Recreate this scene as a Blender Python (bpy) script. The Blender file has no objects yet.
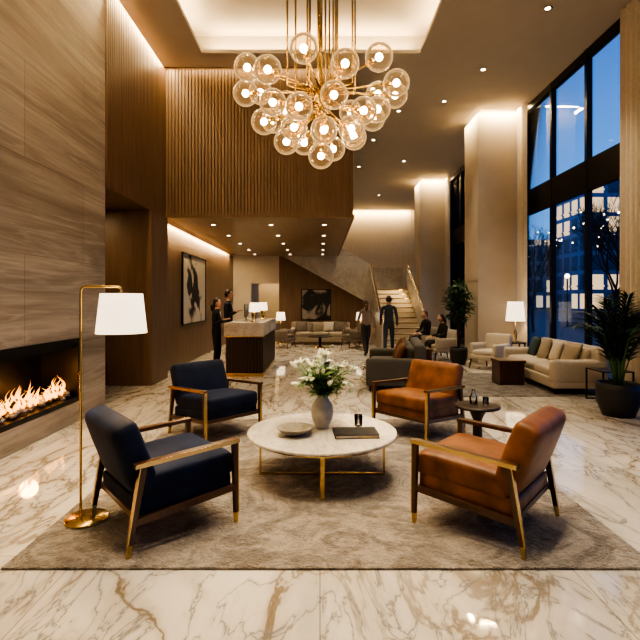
import bpy, bmesh, math, random
from mathutils import Vector, Matrix, Quaternion
random.seed(7)
PI = math.pi
D = bpy.data
scene = bpy.context.scene
LS = .43

# ------------------------------------------------------------------ node helpers
def new_mat(name):
    m = D.materials.new(name); m.use_nodes = True
    nt = m.node_tree
    b = nt.nodes.get('Principled BSDF')
    return m, nt, b

def N(nt, typ, **kw):
    n = nt.nodes.new(typ)
    for k, v in kw.items():
        setattr(n, k, v)
    return n

def L(nt, a, b):
    nt.links.new(a, b)

def ramp(nt, fac, stops):
    r = N(nt, 'ShaderNodeValToRGB')
    els = r.color_ramp.elements
    while len(els) > 1: els.remove(els[-1])
    els[0].position = stops[0][0]; els[0].color = (*stops[0][1], 1)
    for p, c in stops[1:]:
        e = els.new(p); e.color = (*c, 1)
    L(nt, fac, r.inputs['Fac'])
    return r.outputs['Color']

def coords(nt, scale=(1, 1, 1), rot=(0, 0, 0), loc=(0, 0, 0)):
    tc = N(nt, 'ShaderNodeTexCoord'); mp = N(nt, 'ShaderNodeMapping')
    mp.inputs['Scale'].default_value = scale
    mp.inputs['Rotation'].default_value = rot
    mp.inputs['Location'].default_value = loc
    L(nt, tc.outputs['Object'], mp.inputs['Vector'])
    return mp.outputs['Vector']

def noise(nt, vec, scale, detail=4, rough=.5, dist=0):
    n = N(nt, 'ShaderNodeTexNoise')
    n.inputs['Scale'].default_value = scale; n.inputs['Detail'].default_value = detail
    n.inputs['Roughness'].default_value = rough; n.inputs['Distortion'].default_value = dist
    L(nt, vec, n.inputs['Vector'])
    return n.outputs['Fac']

def mathn(nt, op, a, b=None):
    n = N(nt, 'ShaderNodeMath', operation=op)
    for i, v in enumerate((a, b)):
        if v is None: continue
        if isinstance(v, (int, float)): n.inputs[i].default_value = v
        else: L(nt, v, n.inputs[i])
    return n.outputs[0]

def mixc(nt, fac, a, b, typ='MIX'):
    n = N(nt, 'ShaderNodeMix', data_type='RGBA', blend_type=typ)
    for idx, v in ((0, fac), (6, a), (7, b)):
        if isinstance(v, (int, float)): n.inputs[idx].default_value = v
        elif isinstance(v, tuple): n.inputs[idx].default_value = (*v, 1)
        else: L(nt, v, n.inputs[idx])
    return n.outputs[2]

def bump(nt, bsdf, h, strength=.2, dist=.01):
    b = N(nt, 'ShaderNodeBump')
    b.inputs['Strength'].default_value = strength; b.inputs['Distance'].default_value = dist
    L(nt, h, b.inputs['Height']); L(nt, b.outputs[0], bsdf.inputs['Normal'])

def simple(name, col, rough=.5, metal=0, var=.12, nscale=20, bmp=0, sheen=0, spec=.5, coat=0):
    m, nt, b = new_mat(name)
    v = coords(nt)
    f = noise(nt, v, nscale, 3)
    lo = tuple(c * (1 - var) for c in col); hi = tuple(min(1, c * (1 + var)) for c in col)
    L(nt, ramp(nt, f, [(.3, lo), (.7, hi)]), b.inputs['Base Color'])
    b.inputs['Roughness'].default_value = rough; b.inputs['Metallic'].default_value = metal
    b.inputs['Specular IOR Level'].default_value = spec
    if sheen:
        b.inputs['Sheen Weight'].default_value = sheen
        b.inputs['Sheen Roughness'].default_value = .35
        b.inputs['Sheen Tint'].default_value = (*[min(1, c * 6 + .03) for c in col], 1)
    if coat: b.inputs['Coat Weight'].default_value = coat
    if bmp: bump(nt, b, f, bmp, .005)
    return m

def emis(name, col, strength):
    m, nt, b = new_mat(name)
    b.inputs['Base Color'].default_value = (*col, 1)
    b.inputs['Emission Color'].default_value = (*col, 1)
    b.inputs['Emission Strength'].default_value = strength
    return m

def glassy(name, tint=(1, 1, 1), blend=.25, rough=.02, glow=0, glowcol=(1, .7, .4)):
    m, nt, b = new_mat(name)
    nt.nodes.remove(b)
    out = [n for n in nt.nodes if n.type == 'OUTPUT_MATERIAL'][0]
    tr = N(nt, 'ShaderNodeBsdfTransparent'); tr.inputs[0].default_value = (*tint, 1)
    gl = N(nt, 'ShaderNodeBsdfGlossy'); gl.inputs['Roughness'].default_value = rough
    lw = N(nt, 'ShaderNodeLayerWeight'); lw.inputs[0].default_value = blend
    mx = N(nt, 'ShaderNodeMixShader')
    L(nt, lw.outputs['Fresnel'], mx.inputs[0]); L(nt, tr.outputs[0], mx.inputs[1]); L(nt, gl.outputs[0], mx.inputs[2])
    last = mx.outputs[0]
    if glow:
        em = N(nt, 'ShaderNodeEmission'); em.inputs[0].default_value = (*glowcol, 1)
        L(nt, mathn(nt, 'MULTIPLY', mathn(nt, 'ADD', mathn(nt, 'POWER', lw.outputs['Facing'], 2.0), .12), glow), em.inputs[1])
        ad = N(nt, 'ShaderNodeAddShader'); L(nt, last, ad.inputs[0]); L(nt, em.outputs[0], ad.inputs[1]); last = ad.outputs[0]
    L(nt, last, out.inputs['Surface'])
    return m

def wood(name, c1, c2, rough=.4, grain=(14, 14, .9)):
    m, nt, b = new_mat(name)
    v = coords(nt, grain)
    f = noise(nt, v, 1.5, 6, .6, .6)
    g = noise(nt, coords(nt, (.7, .7, .3)), 2, 2)
    c = ramp(nt, f, [(.3, c1), (.7, c2)])
    c = mixc(nt, mathn(nt, 'MULTIPLY', g, .35), c, tuple(x * .6 for x in c1))
    L(nt, c, b.inputs['Base Color'])
    b.inputs['Roughness'].default_value = rough
    bump(nt, b, f, .08, .003)
    return m

def vein(nt, vec, scale, width, detail=5, dist=1.0):
    n = noise(nt, vec, scale, detail, .55, dist)
    a = mathn(nt, 'ABSOLUTE', mathn(nt, 'SUBTRACT', n, .5))
    mr = N(nt, 'ShaderNodeMapRange'); mr.interpolation_type = 'SMOOTHSTEP'
    L(nt, a, mr.inputs[0]); mr.inputs[1].default_value = 0; mr.inputs[2].default_value = width
    mr.inputs[3].default_value = 1; mr.inputs[4].default_value = 0
    return mr.outputs[0]

def marble(name, base=(.66, .62, .555), v1=(.19, .14, .085), v2=(.22, .205, .185), rough=.045, sc=1.0, rot=.6, joints=True, amt=1.0):
    m, nt, b = new_mat(name)
    v = coords(nt, (sc, sc * .42, sc), (0, 0, rot))
    cl = noise(nt, v, .9, 5, .6, .8)
    c = ramp(nt, cl, [(.3, tuple(x * .70 for x in base)), (.5, base), (.75, tuple(min(1, x * 1.1) for x in base))])
    n1 = vein(nt, v, 1.2, .015, 7, 1.1)
    mask = ramp(nt, noise(nt, v, .8, 2), [(.36, (.15, .15, .15)), (.56, (1, 1, 1))])
    a = mathn(nt, 'MULTIPLY', mathn(nt, 'MULTIPLY', n1, mask), .85 * amt)
    halo = mathn(nt, 'MULTIPLY', mathn(nt, 'MULTIPLY', vein(nt, v, 1.2, .07, 7, 1.1), mask), .42 * amt)
    c = mixc(nt, halo, c, (.38, .31, .21))
    c = mixc(nt, a, c, v1)
    v3 = coords(nt, (sc * 1.3, sc * .5, sc), (0, 0, rot + .45), (3, 7, 1))
    bvn = mathn(nt, 'MULTIPLY', vein(nt, v3, 1.6, .012, 7, 1.6), .78 * amt)
    c = mixc(nt, mathn(nt, 'MULTIPLY', vein(nt, v3, 1.6, .06, 7, 1.6), .3 * amt), c, (.36, .335, .30))
    c = mixc(nt, bvn, c, v2)
    if joints:
        br = N(nt, 'ShaderNodeTexBrick'); br.offset = 0.0
        br.inputs['Color1'].default_value = (1, 1, 1, 1); br.inputs['Color2'].default_value = (.93, .92, .91, 1)
        br.inputs['Mortar'].default_value = (.5, .45, .4, 1)
        br.inputs['Scale'].default_value = 1; br.inputs['Mortar Size'].default_value = .003
        br.inputs['Brick Width'].default_value = 1.5; br.inputs['Row Height'].default_value = 1.5
        L(nt, coords(nt), br.inputs['Vector'])
        c = mixc(nt, 1.0, c, br.outputs['Color'], 'MULTIPLY')
    L(nt, c, b.inputs['Base Color'])
    b.inputs['Roughness'].default_value = rough
    b.inputs['Specular IOR Level'].default_value = .9
    return m

def travertine(name):
    m, nt, b = new_mat(name)
    v = coords(nt, (1, .17, 2.0), (.035, 0, 0))
    f = noise(nt, v, 1.5, 9, .66, .7)
    g = noise(nt, coords(nt, (1, .35, 13)), 2.5, 6, .65, .25)
    c = ramp(nt, f, [(.30, (.195, .158, .118)), (.44, (.315, .268, .21)), (.55, (.42, .365, .295)), (.70, (.54, .48, .40))])
    c = mixc(nt, mathn(nt, 'MULTIPLY', vein(nt, v, 1.2, .025, 6, .6), .35), c, (.60, .54, .46))
    gm = ramp(nt, g, [(.35, (0, 0, 0)), (.65, (1, 1, 1))])
    c = mixc(nt, mathn(nt, 'MULTIPLY', gm, .40), c, (.19, .152, .112))
    sx = N(nt, 'ShaderNodeSeparateXYZ'); cb = N(nt, 'ShaderNodeCombineXYZ')
    L(nt, coords(nt), sx.inputs[0]); L(nt, sx.outputs[1], cb.inputs[0]); L(nt, sx.outputs[2], cb.inputs[1])
    br = N(nt, 'ShaderNodeTexBrick'); br.offset = .5
    br.inputs['Color1'].default_value = (1, 1, 1, 1); br.inputs['Color2'].default_value = (.86, .85, .84, 1)
    br.inputs['Mortar'].default_value = (.55, .5, .45, 1); br.inputs['Scale'].default_value = 1
    br.inputs['Mortar Size'].default_value = .004; br.inputs['Brick Width'].default_value = 2.6; br.inputs['Row Height'].default_value = 1.05
    L(nt, cb.outputs[0], br.inputs['Vector'])
    c = mixc(nt, 1.0, c, br.outputs['Color'], 'MULTIPLY')
    L(nt, c, b.inputs['Base Color']); b.inputs['Roughness'].default_value = .42
    bump(nt, b, f, .15, .006)
    return m

def art_mat(name, seed, bg, fg, ax):
    m, nt, b = new_mat(name)
    v = coords(nt, (1, 1, 1), (0, 0, 0), (seed, seed * 2, seed))
    n = noise(nt, v, 1.3, 5, .5, 1.2)
    tc = N(nt, 'ShaderNodeTexCoord')
    ln = N(nt, 'ShaderNodeVectorMath', operation='LENGTH'); L(nt, tc.outputs['Object'], ln.inputs[0])
    s = mathn(nt, 'ADD', n, mathn(nt, 'MULTIPLY', ln.outputs['Value'], ax))
    L(nt, ramp(nt, s, [(.0, fg), (.60, fg), (.64, tuple(x * .5 for x in bg)), (.68, bg), (1, bg)]), b.inputs['Base Color'])
    b.inputs['Roughness'].default_value = .6
    return m

def rug_mat(name, c1, c2):
    m, nt, b = new_mat(name)
    v = coords(nt)
    f = noise(nt, v, 2.6, 9, .72, 1.5)
    g = noise(nt, v, 60, 3, .6)
    h = noise(nt, v, 11, 5, .65)
    c = ramp(nt, f, [(.43, c1), (.5, tuple((a + d) / 2 for a, d in zip(c1, c2))), (.56, c2)])
    hm = ramp(nt, h, [(.40, (0, 0, 0)), (.60, (1, 1, 1))])
    c = mixc(nt, mathn(nt, 'MULTIPLY', hm, .32), c, tuple(x * .6 for x in c1))
    gm = ramp(nt, g, [(.42, (0, 0, 0)), (.62, (1, 1, 1))])
    c = mixc(nt, mathn(nt, 'MULTIPLY', gm, .28), c, tuple(x * .5 for x in c1))
    L(nt, c, b.inputs['Base Color']); b.inputs['Roughness'].default_value = .9
    b.inputs['Sheen Weight'].default_value = .35
    bump(nt, b, mathn(nt, 'ADD', g, mathn(nt, 'MULTIPLY', h, 2.5)), 1.0, .05)
    return m

M = {}
M['floor'] = marble('marble_floor')
M['tabletop'] = marble('marble_table', (.64, .60, .53), sc=2.2, rough=.15, joints=False, amt=.45)
M['marble_stair'] = marble('marble_stair', (.46, .42, .36), sc=1.0, rough=.25, joints=False, amt=.55)
M['marble_desk'] = marble('marble_desk', (.46, .42, .37), sc=2.5, rough=.2, joints=False, amt=.6)
M['trav'] = travertine('travertine')
M['slat'] = wood('wood_slat', (.155, .092, .052), (.235, .147, .086), .45)
M['woodwall'] = wood('wood_wall', (.15, .09, .053), (.22, .137, .083), .4, (6, 6, .5))
M['wooddark'] = wood('wood_dark', (.020, .012, .008), (.040, .022, .013), .4)
M['chairwood'] = wood('chair_wood', (.06, .027, .013), (.115, .053, .026), .3, (25, 25, 3))
M['soffit'] = wood('wood_soffit', (.18, .118, .068), (.27, .18, .105), .3, (6, .5, 6))
M['backslat'] = simple('cream_slat', (.56, .48, .37), .6)
M['ceiling'] = simple('ceiling_plaster', (.55, .50, .44), .85, var=.02, nscale=3)
M['plaster'] = simple('plaster_pillar', (.55, .475, .38), .7, var=.05, nscale=2)
M['brass'] = simple('brass', (.64, .46, .20), .24, 1, var=.05)
M['bronze'] = simple('bronze_frame', (.03, .028, .028), .4, .6)
M['black'] = simple('black_metal', (.012, .011, .011), .35, .4)
M['navy'] = simple('navy_velvet', (.0065, .0125, .036), .75, var=.4, nscale=5, sheen=.3, bmp=.05, spec=.3)
M['leather'] = simple('cognac_leather', (.20, .078, .028), .45, var=.32, nscale=7, bmp=.10, spec=.35)
M['graysofa'] = simple('gray_fabric', (.085, .082, .077), .9, bmp=.2, nscale=60)
M['cream'] = simple('cream_fabric', (.48, .43, .36), .9, bmp=.2, nscale=60)
M['beigefab'] = simple('beige_fabric', (.30, .255, .20), .9, bmp=.2, nscale=60)
M['teal'] = simple('teal_fabric', (.04, .065, .075), .85)
M['rust'] = simple('rust_fabric', (.15, .06, .026), .8)
M['taupe'] = simple('taupe_fabric', (.16, .13, .105), .9)
M['rug'] = rug_mat('rug_wool', (.24, .185, .13), (.58, .49, .385))
M['rug2'] = rug_mat('rug_wool_lounge', (.13, .11, .09), (.36, .32, .27))
M['ceramic'] = simple('ceramic_vase', (.38, .36, .32), .45, var=.18, nscale=14, bmp=.1)
M['bowl'] = simple('stone_bowl', (.24, .21, .165), .5, var=.2)
M['pot'] = simple('dark_planter', (.025, .025, .027), .5)
M['soil'] = simple('soil', (.03, .02, .012), .95, bmp=.5)
M['leaf'] = simple('leaf_green', (.035, .085, .022), .45, var=.45, nscale=9)
M['leafd'] = simple('leaf_dark', (.02, .055, .022), .4, var=.4, nscale=9)
M['stem'] = simple('stem_green', (.11, .22, .05), .5)
M['bark'] = simple('bark', (.05, .035, .025), .8)
M['petal'] = simple('lily_petal', (.80, .82, .66), .5, var=.06)
M['glass'] = glassy('window_glass', (.93, .97, 1), .08)
M['clear'] = glassy('clear_glass', (.96, .97, .97), .3)
M['globe'] = glassy('amber_globe_glass', (1, .93, .82), .22, .04, glow=.5, glowcol=(1, .64, .30))
M['bulb'] = emis('bulb_glow', (1, .74, .42), 28)
M['down'] = emis('downlight_glow', (1, .86, .66), 10)
M['strip'] = emis('led_strip', (1, .76, .46), 5)
M['shade'] = emis('lamp_shade', (1, .82, .58), 1.35)
M['page'] = simple('book_pages', (.6, .56, .48), .8)
M['bookdark'] = simple('book_cover', (.02, .02, .022), .5)
M['curtain'] = simple('sheer_curtain', (.58, .52, .44), .85, var=.05)
M['skin'] = simple('skin', (.50, .28, .19), .5, var=.05)
M['eyew'] = simple('eye_white', (.7, .68, .65), .3, var=.02)
M['eyed'] = simple('eye_iris', (.03, .02, .015), .3)
M['lip'] = simple('lips', (.35, .11, .09), .4)
M['hair'] = simple('hair_dark', (.018, .011, .008), .5, var=.4, nscale=60)
M['hairb'] = simple('hair_brown', (.09, .045, .022), .5, var=.4, nscale=60)
M['suitk'] = simple('suit_black', (.012, .012, .014), .8)
M['suitn'] = simple('suit_navy', (.022, .032, .055), .8)
M['shirt'] = simple('blouse', (.20, .15, .12), .8)
M['white'] = simple('shirt_white', (.7, .68, .65), .7)
M['trous'] = simple('trousers', (.028, .026, .028), .85)
M['shoe'] = simple('shoe', (.012, .01, .009), .3)
M['stone'] = simple('fire_stone', (.30, .27, .24), .8, var=.4)
M['log'] = simple('charred_log', (.03, .02, .015), .9, bmp=.6)
M['step'] = simple('stair_step', (.60, .53, .43), .4, var=.06)
M['asphalt'] = simple('street', (.05, .06, .08), .5)

def flame_mat():
    m, nt, b = new_mat('flame'); nt.nodes.remove(b)
    out = [n for n in nt.nodes if n.type == 'OUTPUT_MATERIAL'][0]
    tc = N(nt, 'ShaderNodeTexCoord'); sp = N(nt, 'ShaderNodeSeparateXYZ'); L(nt, tc.outputs['Object'], sp.inputs[0])
    col = ramp(nt, mathn(nt, 'MULTIPLY', sp.outputs[2], 3.2), [(0, (1, .36, .07)), (.35, (1, .44, .10)), (1, (1, .22, .02))])
    em = N(nt, 'ShaderNodeEmission'); L(nt, col, em.inputs[0]); em.inputs[1].default_value = 3.6
    tr = N(nt, 'ShaderNodeBsdfTransparent')
    lw = N(nt, 'ShaderNodeLayerWeight'); lw.inputs[0].default_value = .5
    nz = ramp(nt, noise(nt, coords(nt, (9, 9, 4)), 1.6, 3, .6, .6), [(.3, (.35, .35, .35)), (.6, (1, 1, 1))])
    fade = mathn(nt, 'SUBTRACT', 1.15, mathn(nt, 'MULTIPLY', sp.outputs[2], 2.6))
    f = mathn(nt, 'MULTIPLY', mathn(nt, 'POWER', mathn(nt, 'SUBTRACT', 1.0, lw.outputs['Facing']), 1.5), mathn(nt, 'MULTIPLY', nz, fade))
    mx = N(nt, 'ShaderNodeMixShader'); L(nt, f, mx.inputs[0]); L(nt, tr.outputs[0], mx.inputs[1]); L(nt, em.outputs[0], mx.inputs[2])
    L(nt, mx.outputs[0], out.inputs['Surface'])
    return m
M['flame'] = flame_mat()

def bldg_mat(name, base, lit, sx, sz, glow):
    m, nt, b = new_mat(name)
    v = coords(nt)
    s = N(nt, 'ShaderNodeSeparateXYZ'); L(nt, v, s.inputs[0])
    hx = mathn(nt, 'ADD', s.outputs[0], s.outputs[1])
    cb = N(nt, 'ShaderNodeCombineXYZ'); L(nt, hx, cb.inputs[0]); L(nt, s.outputs[2], cb.inputs[1])
    br = N(nt, 'ShaderNodeTexBrick'); br.offset = 0
    br.inputs['Scale'].default_value = 1; br.inputs['Brick Width'].default_value = sx; br.inputs['Row Height'].default_value = sz
    br.inputs['Mortar Size'].default_value = .35; br.inputs['Mortar Smooth'].default_value = 0
    br.inputs['Color1'].default_value = (0, 0, 0, 1); br.inputs['Color2'].default_value = (1, 1, 1, 1); br.inputs['Mortar'].default_value = (0, 0, 0, 1)
    L(nt, cb.outputs[0], br.inputs['Vector'])
    on = mathn(nt, 'GREATER_THAN', br.outputs['Color'], .60)
    L(nt, mixc(nt, br.outputs['Fac'], (.05, .08, .13), base), b.inputs['Base Color'])
    b.inputs['Emission Color'].default_value = (*lit, 1)
    L(nt, mathn(nt, 'MULTIPLY', on, glow), b.inputs['Emission Strength'])
    return m

# ------------------------------------------------------------------ mesh helpers
def link(o, parent=None):
    scene.collection.objects.link(o)
    if parent: o.parent = parent
    return o

def empty(name, loc=(0, 0, 0), rz=0):
    e = D.objects.new(name, None); e.empty_display_size = .1
    e.location = loc; e.rotation_euler = (0, 0, rz)
    scene.collection.objects.link(e)
    return e

def mk(name, verts, faces, mat, parent=None, smooth=False, loc=None, rot=None):
    me = D.meshes.new(name)
    me.from_pydata([tuple(v) for v in verts], [], faces)
    mats = mat if isinstance(mat, list) else [mat]
    for m in mats: me.materials.append(m)
    bm = bmesh.new(); bm.from_mesh(me)
    bmesh.ops.recalc_face_normals(bm, faces=bm.faces)
    bm.to_mesh(me); bm.free()
    if smooth:
        for p in me.polygons: p.use_smooth = True
    o = D.objects.new(name, me); link(o, parent)
    if loc: o.location = loc
    if rot: o.rotation_euler = rot
    return o

def boxes(name, lst, mat, parent=None, loc=None, rot=None):
    V = []; F = []
    for x0, x1, y0, y1, z0, z1 in lst:
        b = len(V)
        V += [(x0, y0, z0), (x1, y0, z0), (x1, y1, z0), (x0, y1, z0), (x0, y0, z1), (x1, y0, z1), (x1, y1, z1), (x0, y1, z1)]
        F += [tuple(b + i for i in f) for f in ((0, 3, 2, 1), (4, 5, 6, 7), (0, 1, 5, 4), (1, 2, 6, 5), (2, 3, 7, 6), (3, 0, 4, 7))]
    return mk(name, V, F, mat, parent, loc=loc, rot=rot)

def rbox(name, c, s, bev, mat, parent=None, rot=None, smooth=False):
    bm = bmesh.new(); bmesh.ops.create_cube(bm, size=1)
    for v in bm.verts: v.co = Vector((v.co.x * s[0], v.co.y * s[1], v.co.z * s[2]))
    bmesh.ops.bevel(bm, geom=list(bm.edges), offset=bev, segments=3, profile=.5, affect='EDGES')
    me = D.meshes.new(name); bm.to_mesh(me); bm.free(); me.materials.append(mat)
    if smooth:
        for p in me.polygons: p.use_smooth = True
    o = D.objects.new(name, me); link(o, parent); o.location = c
    if rot: o.rotation_euler = rot
    return o

def cushion(name, c, s, mat, parent=None, r=.05, puff=.02, rot=None, n=10, puff_axis=2):
    hs = [x / 2 for x in s]; r = min(r, min(hs) * .98)
    ts = [math.sin(PI / 2 * (2 * i / n - 1)) for i in range(n + 1)]
    bm = bmesh.new()
    for ax in range(3):
        for sg in (-1, 1):
            g = []
            for i in range(n + 1):
                row = []
                for j in range(n + 1):
                    u = [0, 0, 0]; u[ax] = sg; u[(ax + 1) % 3] = ts[i]; u[(ax + 2) % 3] = ts[j]
                    p = Vector([u[k] * hs[k] for k in range(3)])
                    q = Vector([max(-(hs[k] - r), min(hs[k] - r, p[k])) for k in range(3)])
                    d = p - q
                    if d.length > 1e-9: p = q + d.normalized() * r
                    a, b2 = (puff_axis + 1) % 3, (puff_axis + 2) % 3
                    w = (1 - u[a] ** 2) * (1 - u[b2] ** 2)
                    p[puff_axis] += puff * w * (1 if p[puff_axis] > 0 else -1) * abs(u[puff_axis])
                    row.append(bm.verts.new(p))
                g.append(row)
            for i in range(n):
                for j in range(n):
                    bm.faces.new((g[i][j], g[i + 1][j], g[i + 1][j + 1], g[i][j + 1]))
    bmesh.ops.remove_doubles(bm, verts=bm.verts, dist=1e-5)
    bmesh.ops.recalc_face_normals(bm, faces=bm.faces)
    me = D.meshes.new(name); bm.to_mesh(me); bm.free(); me.materials.append(mat)
    for p in me.polygons: p.use_smooth = True
    o = D.objects.new(name, me); link(o, parent); o.location = c
    if rot: o.rotation_euler = rot
    return o

def pillow(name, c, w, h, t, mat, parent=None, rot=None, n=10):
    V = []; F = []
    for sg in (1, -1):
        b = len(V)
        for i in range(n + 1):
            for j in range(n + 1):
                u = -1 + 2 * i / n; v = -1 + 2 * j / n
                th = t / 2 * (max(0, (1 - u * u)) * max(0, (1 - v * v))) ** .45
                V.append((u * w / 2 * (1 - .07 * (1 - v * v)), sg * th, v * h / 2 * (1 - .07 * (1 - u * u))))
        for i in range(n):
            for j in range(n):
                a = b + i * (n + 1) + j
                F.append((a, a + 1, a + n + 2, a + n + 1))
    o = mk(name, V, F, mat, parent, True, c, rot)
    bm = bmesh.new(); bm.from_mesh(o.data); bmesh.ops.remove_doubles(bm, verts=bm.verts, dist=1e-5)
    bmesh.ops.recalc_face_normals(bm, faces=bm.faces); bm.to_mesh(o.data); bm.free()
    return o

def tube_data(pts, radii, seg=8, cap=True):
    pts = [Vector(p) for p in pts]
    if not isinstance(radii, (list, tuple)): radii = [radii] * len(pts)
    V = []; F = []
    nrm = None
    for i, p in enumerate(pts):
        t = (pts[min(i + 1, len(pts) - 1)] - pts[max(i - 1, 0)]).normalized()
        if nrm is None:
            h = Vector((0, 0, 1)) if abs(t.z) < .9 else Vector((1, 0, 0))
            nrm = t.cross(h).normalized()
        else:
            nrm = (nrm - t * nrm.dot(t)).normalized()
        bn = t.cross(nrm)
        for k in range(seg):
            a = 2 * PI * k / seg
            V.append(p + (nrm * math.cos(a) + bn * math.sin(a)) * radii[i])
        if i:
            b = (i - 1) * seg
            for k in range(seg):
                F.append((b + k, b + (k + 1) % seg, b + seg + (k + 1) % seg, b + seg + k))
    if cap:
        F.append(tuple(range(seg))); F.append(tuple(range(len(V) - seg, len(V))))
    return V, F

def merge(lst):
    V = []; F = []
    for v, f in lst:
        b = len(V); V += list(v); F += [tuple(b + i for i in x) for x in f]
    return V, F

def tube(name, pts, radii, mat, parent=None, seg=10, smooth=True):
    v, f = tube_data(pts, radii, seg)
    return mk(name, v, f, mat, parent, smooth)

def lathe_data(prof, seg=32, c=(0, 0, 0)):
    V = []; F = []
    for r, z in prof:
        for k in range(seg):
            a = 2 * PI * k / seg
            V.append((c[0] + r * math.cos(a), c[1] + r * math.sin(a), c[2] + z))
    for i in range(len(prof) - 1):
        for k in range(seg):
            F.append((i * seg + k, i * seg + (k + 1) % seg, (i + 1) * seg + (k + 1) % seg, (i + 1) * seg + k))
    return V, F

def lathe(name, prof, mat, parent=None, c=(0, 0, 0), seg=32, smooth=True):
    v, f = lathe_data(prof, seg, (0, 0, 0) if parent is None else c)
    return mk(name, v, f, mat, parent, smooth, loc=c if parent is None else None)

def disc_prof(r, z0, z1, b=.004):
    return [(0, z0), (r - b, z0), (r, z0 + b), (r, z1 - b), (r - b, z1), (0, z1)]

def sphere_data(c, r, u=16, v=10):
    if not isinstance(r, (tuple, list)): r = (r, r, r)
    V = []; F = []
    for i in range(v + 1):
        th = PI * i / v
        for k in range(u):
            a = 2 * PI * k / u
            V.append((c[0] + r[0] * math.sin(th) * math.cos(a), c[1] + r[1] * math.sin(th) * math.sin(a), c[2] + r[2] * math.cos(th)))
    for i in range(v):
        for k in range(u):
            F.append((i * u + k, i * u + (k + 1) % u, (i + 1) * u + (k + 1) % u, (i + 1) * u + k))
    return V, F

def beam_data(p1, p2, w, t, w2=None, t2=None, side=(1, 0, 0)):
    p1 = Vector(p1); p2 = Vector(p2); d = (p2 - p1).normalized()
    s = Vector(side); s = (s - d * s.dot(d)).normalized(); n = d.cross(s)
    w2 = w2 or w; t2 = t2 or t
    V = []
    for p, a, b in ((p1, w, t), (p2, w2, t2)):
        for i, j in ((-1, -1), (1, -1), (1, 1), (-1, 1)):
            V.append(p + s * a / 2 * i + n * b / 2 * j)
    F = [(0, 1, 2, 3), (4, 7, 6, 5), (0, 4, 5, 1), (1, 5, 6, 2), (2, 6, 7, 3), (3, 7, 4, 0)]
    return V, F

def beam(name, p1, p2, w, t, mat, parent=None, **k):
    v, f = beam_data(p1, p2, w, t, **k)
    return mk(name, v, f, mat, parent)

def leaf_data(p, d, up, ln, w, bend=.3):
    p = Vector(p); d = Vector(d).normalized(); up = Vector(up)
    s = d.cross(up)
    if s.length < .01: s = Vector((1, 0, 0))
    s.normalize(); n = s.cross(d).normalized()
    V = [p]
    F = []
    st = [(.18, .7), (.45, 1), (.75, .65)]
    for t, ww in st:
        c = p + d * ln * t - n * bend * ln * t * t
        V += [c - s * w / 2 * ww + n * w * .12, c, c + s * w / 2 * ww + n * w * .12]
    V.append(p + d * ln - n * bend * ln)
    F = [(0, 1, 2), (0, 2, 3), (1, 4, 5, 2), (2, 5, 6, 3), (4, 7, 8, 5), (5, 8, 9, 6), (7, 10, 8), (8, 10, 9)]
    return V, F

def area(name, loc, direction, sx, sy, power, col=(1, .76, .50), parent=None, roll=None):
    l = D.lights.new(name, 'AREA'); l.shape = 'RECTANGLE'; l.size = sx; l.size_y = sy; l.energy = power * LS; l.color = col
    o = D.objects.new(name, l); link(o, parent); o.location = loc
    d = Vector(direction).normalized()
    z = -d; x = Vector(roll) if roll else Vector((1, 0, 0)); x = (x - z * x.dot(z)).normalized(); y = z.cross(x)
    o.rotation_euler = Matrix((x, y, z)).transposed().to_euler()
    return o

def point(name, loc, power, col=(1, .77, .48), r=.04, parent=None):
    l = D.lights.new(name, 'POINT'); l.energy = power * .7; l.color = col; l.shadow_soft_size = r
    o = D.objects.new(name, l); link(o, parent); o.location = loc
    return o

def downlight(x, y, z, power, size=1.3, col=(1, .84, .60), blend=.8, target=None):
    e = empty('recessed_downlight', (x, y, z))
    lathe('trim_ring', [(.045, 0), (.07, -.004), (.075, .0), (.045, .0)], M['brass'], e, seg=16)
    lathe('lamp_face', [(0, -.002), (.043, -.002), (.043, .0), (0, 0)], M['down'], e, seg=16)
    if power:
        l = D.lights.new('beam', 'SPOT'); l.energy = power * LS; l.color = col; l.spot_size = size; l.spot_blend = blend; l.shadow_soft_size = .06
        o = D.objects.new('beam', l); link(o, e); o.location = (0, 0, -.03)
        if target:
            d = Vector(target) - Vector((x, y, z)); o.rotation_euler = d.to_track_quat('-Z', 'Y').to_euler()

# ------------------------------------------------------------------ room shell
CZ = 6.4
XR = 5.1
boxes('floor', [(-7.5, XR + .3, -2.5, 26, -.15, 0)], M['floor'])
TX0, TX1, TY0, TY1 = -2.3, 1.95, 1.5, 9.33
o = .28
boxes('ceiling', [
    (-7.5, TX0, -2.5, 26, CZ, CZ + .07), (TX1, XR + .3, -2.5, 26, CZ, CZ + .07),
    (TX0, TX1, -2.5, TY0, CZ, CZ + .07), (TX0, TX1, TY1, 26, CZ, CZ + .07),
    (TX0 - o - .05, TX1 + o + .05, TY0 - o - .05, TY1 + o + .05, CZ + .48, CZ + .55),
    (TX0 - o - .05, TX0 - o, TY0 - o, TY1 + o, CZ + .07, CZ + .5), (TX1 + o, TX1 + o + .05, TY0 - o, TY1 + o, CZ + .07, CZ + .5),
    (TX0 - o, TX1 + o, TY0 - o - .05, TY0 - o, CZ + .07, CZ + .5), (TX0 - o, TX1 + o, TY1 + o, TY1 + o + .05, CZ + .07, CZ + .5),
], M['ceiling'])
cz = CZ + .13
WARM = (1, .74, .40)
e = empty('cove_light', (0, 0, 0))
area('strip_left', (TX0 - .16, 5.4, cz), (.3, 0, 1), 7.6, .06, 150, WARM, e, (0, 1, 0))
area('strip_right', (TX1 + .16, 5.4, cz), (-.3, 0, 1), 7.6, .06, 150, WARM, e, (0, 1, 0))
area('strip_far', (-.17, TY1 + .16, cz), (0, -.3, 1), 4.0, .06, 95, WARM, e, (1, 0, 0))
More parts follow.
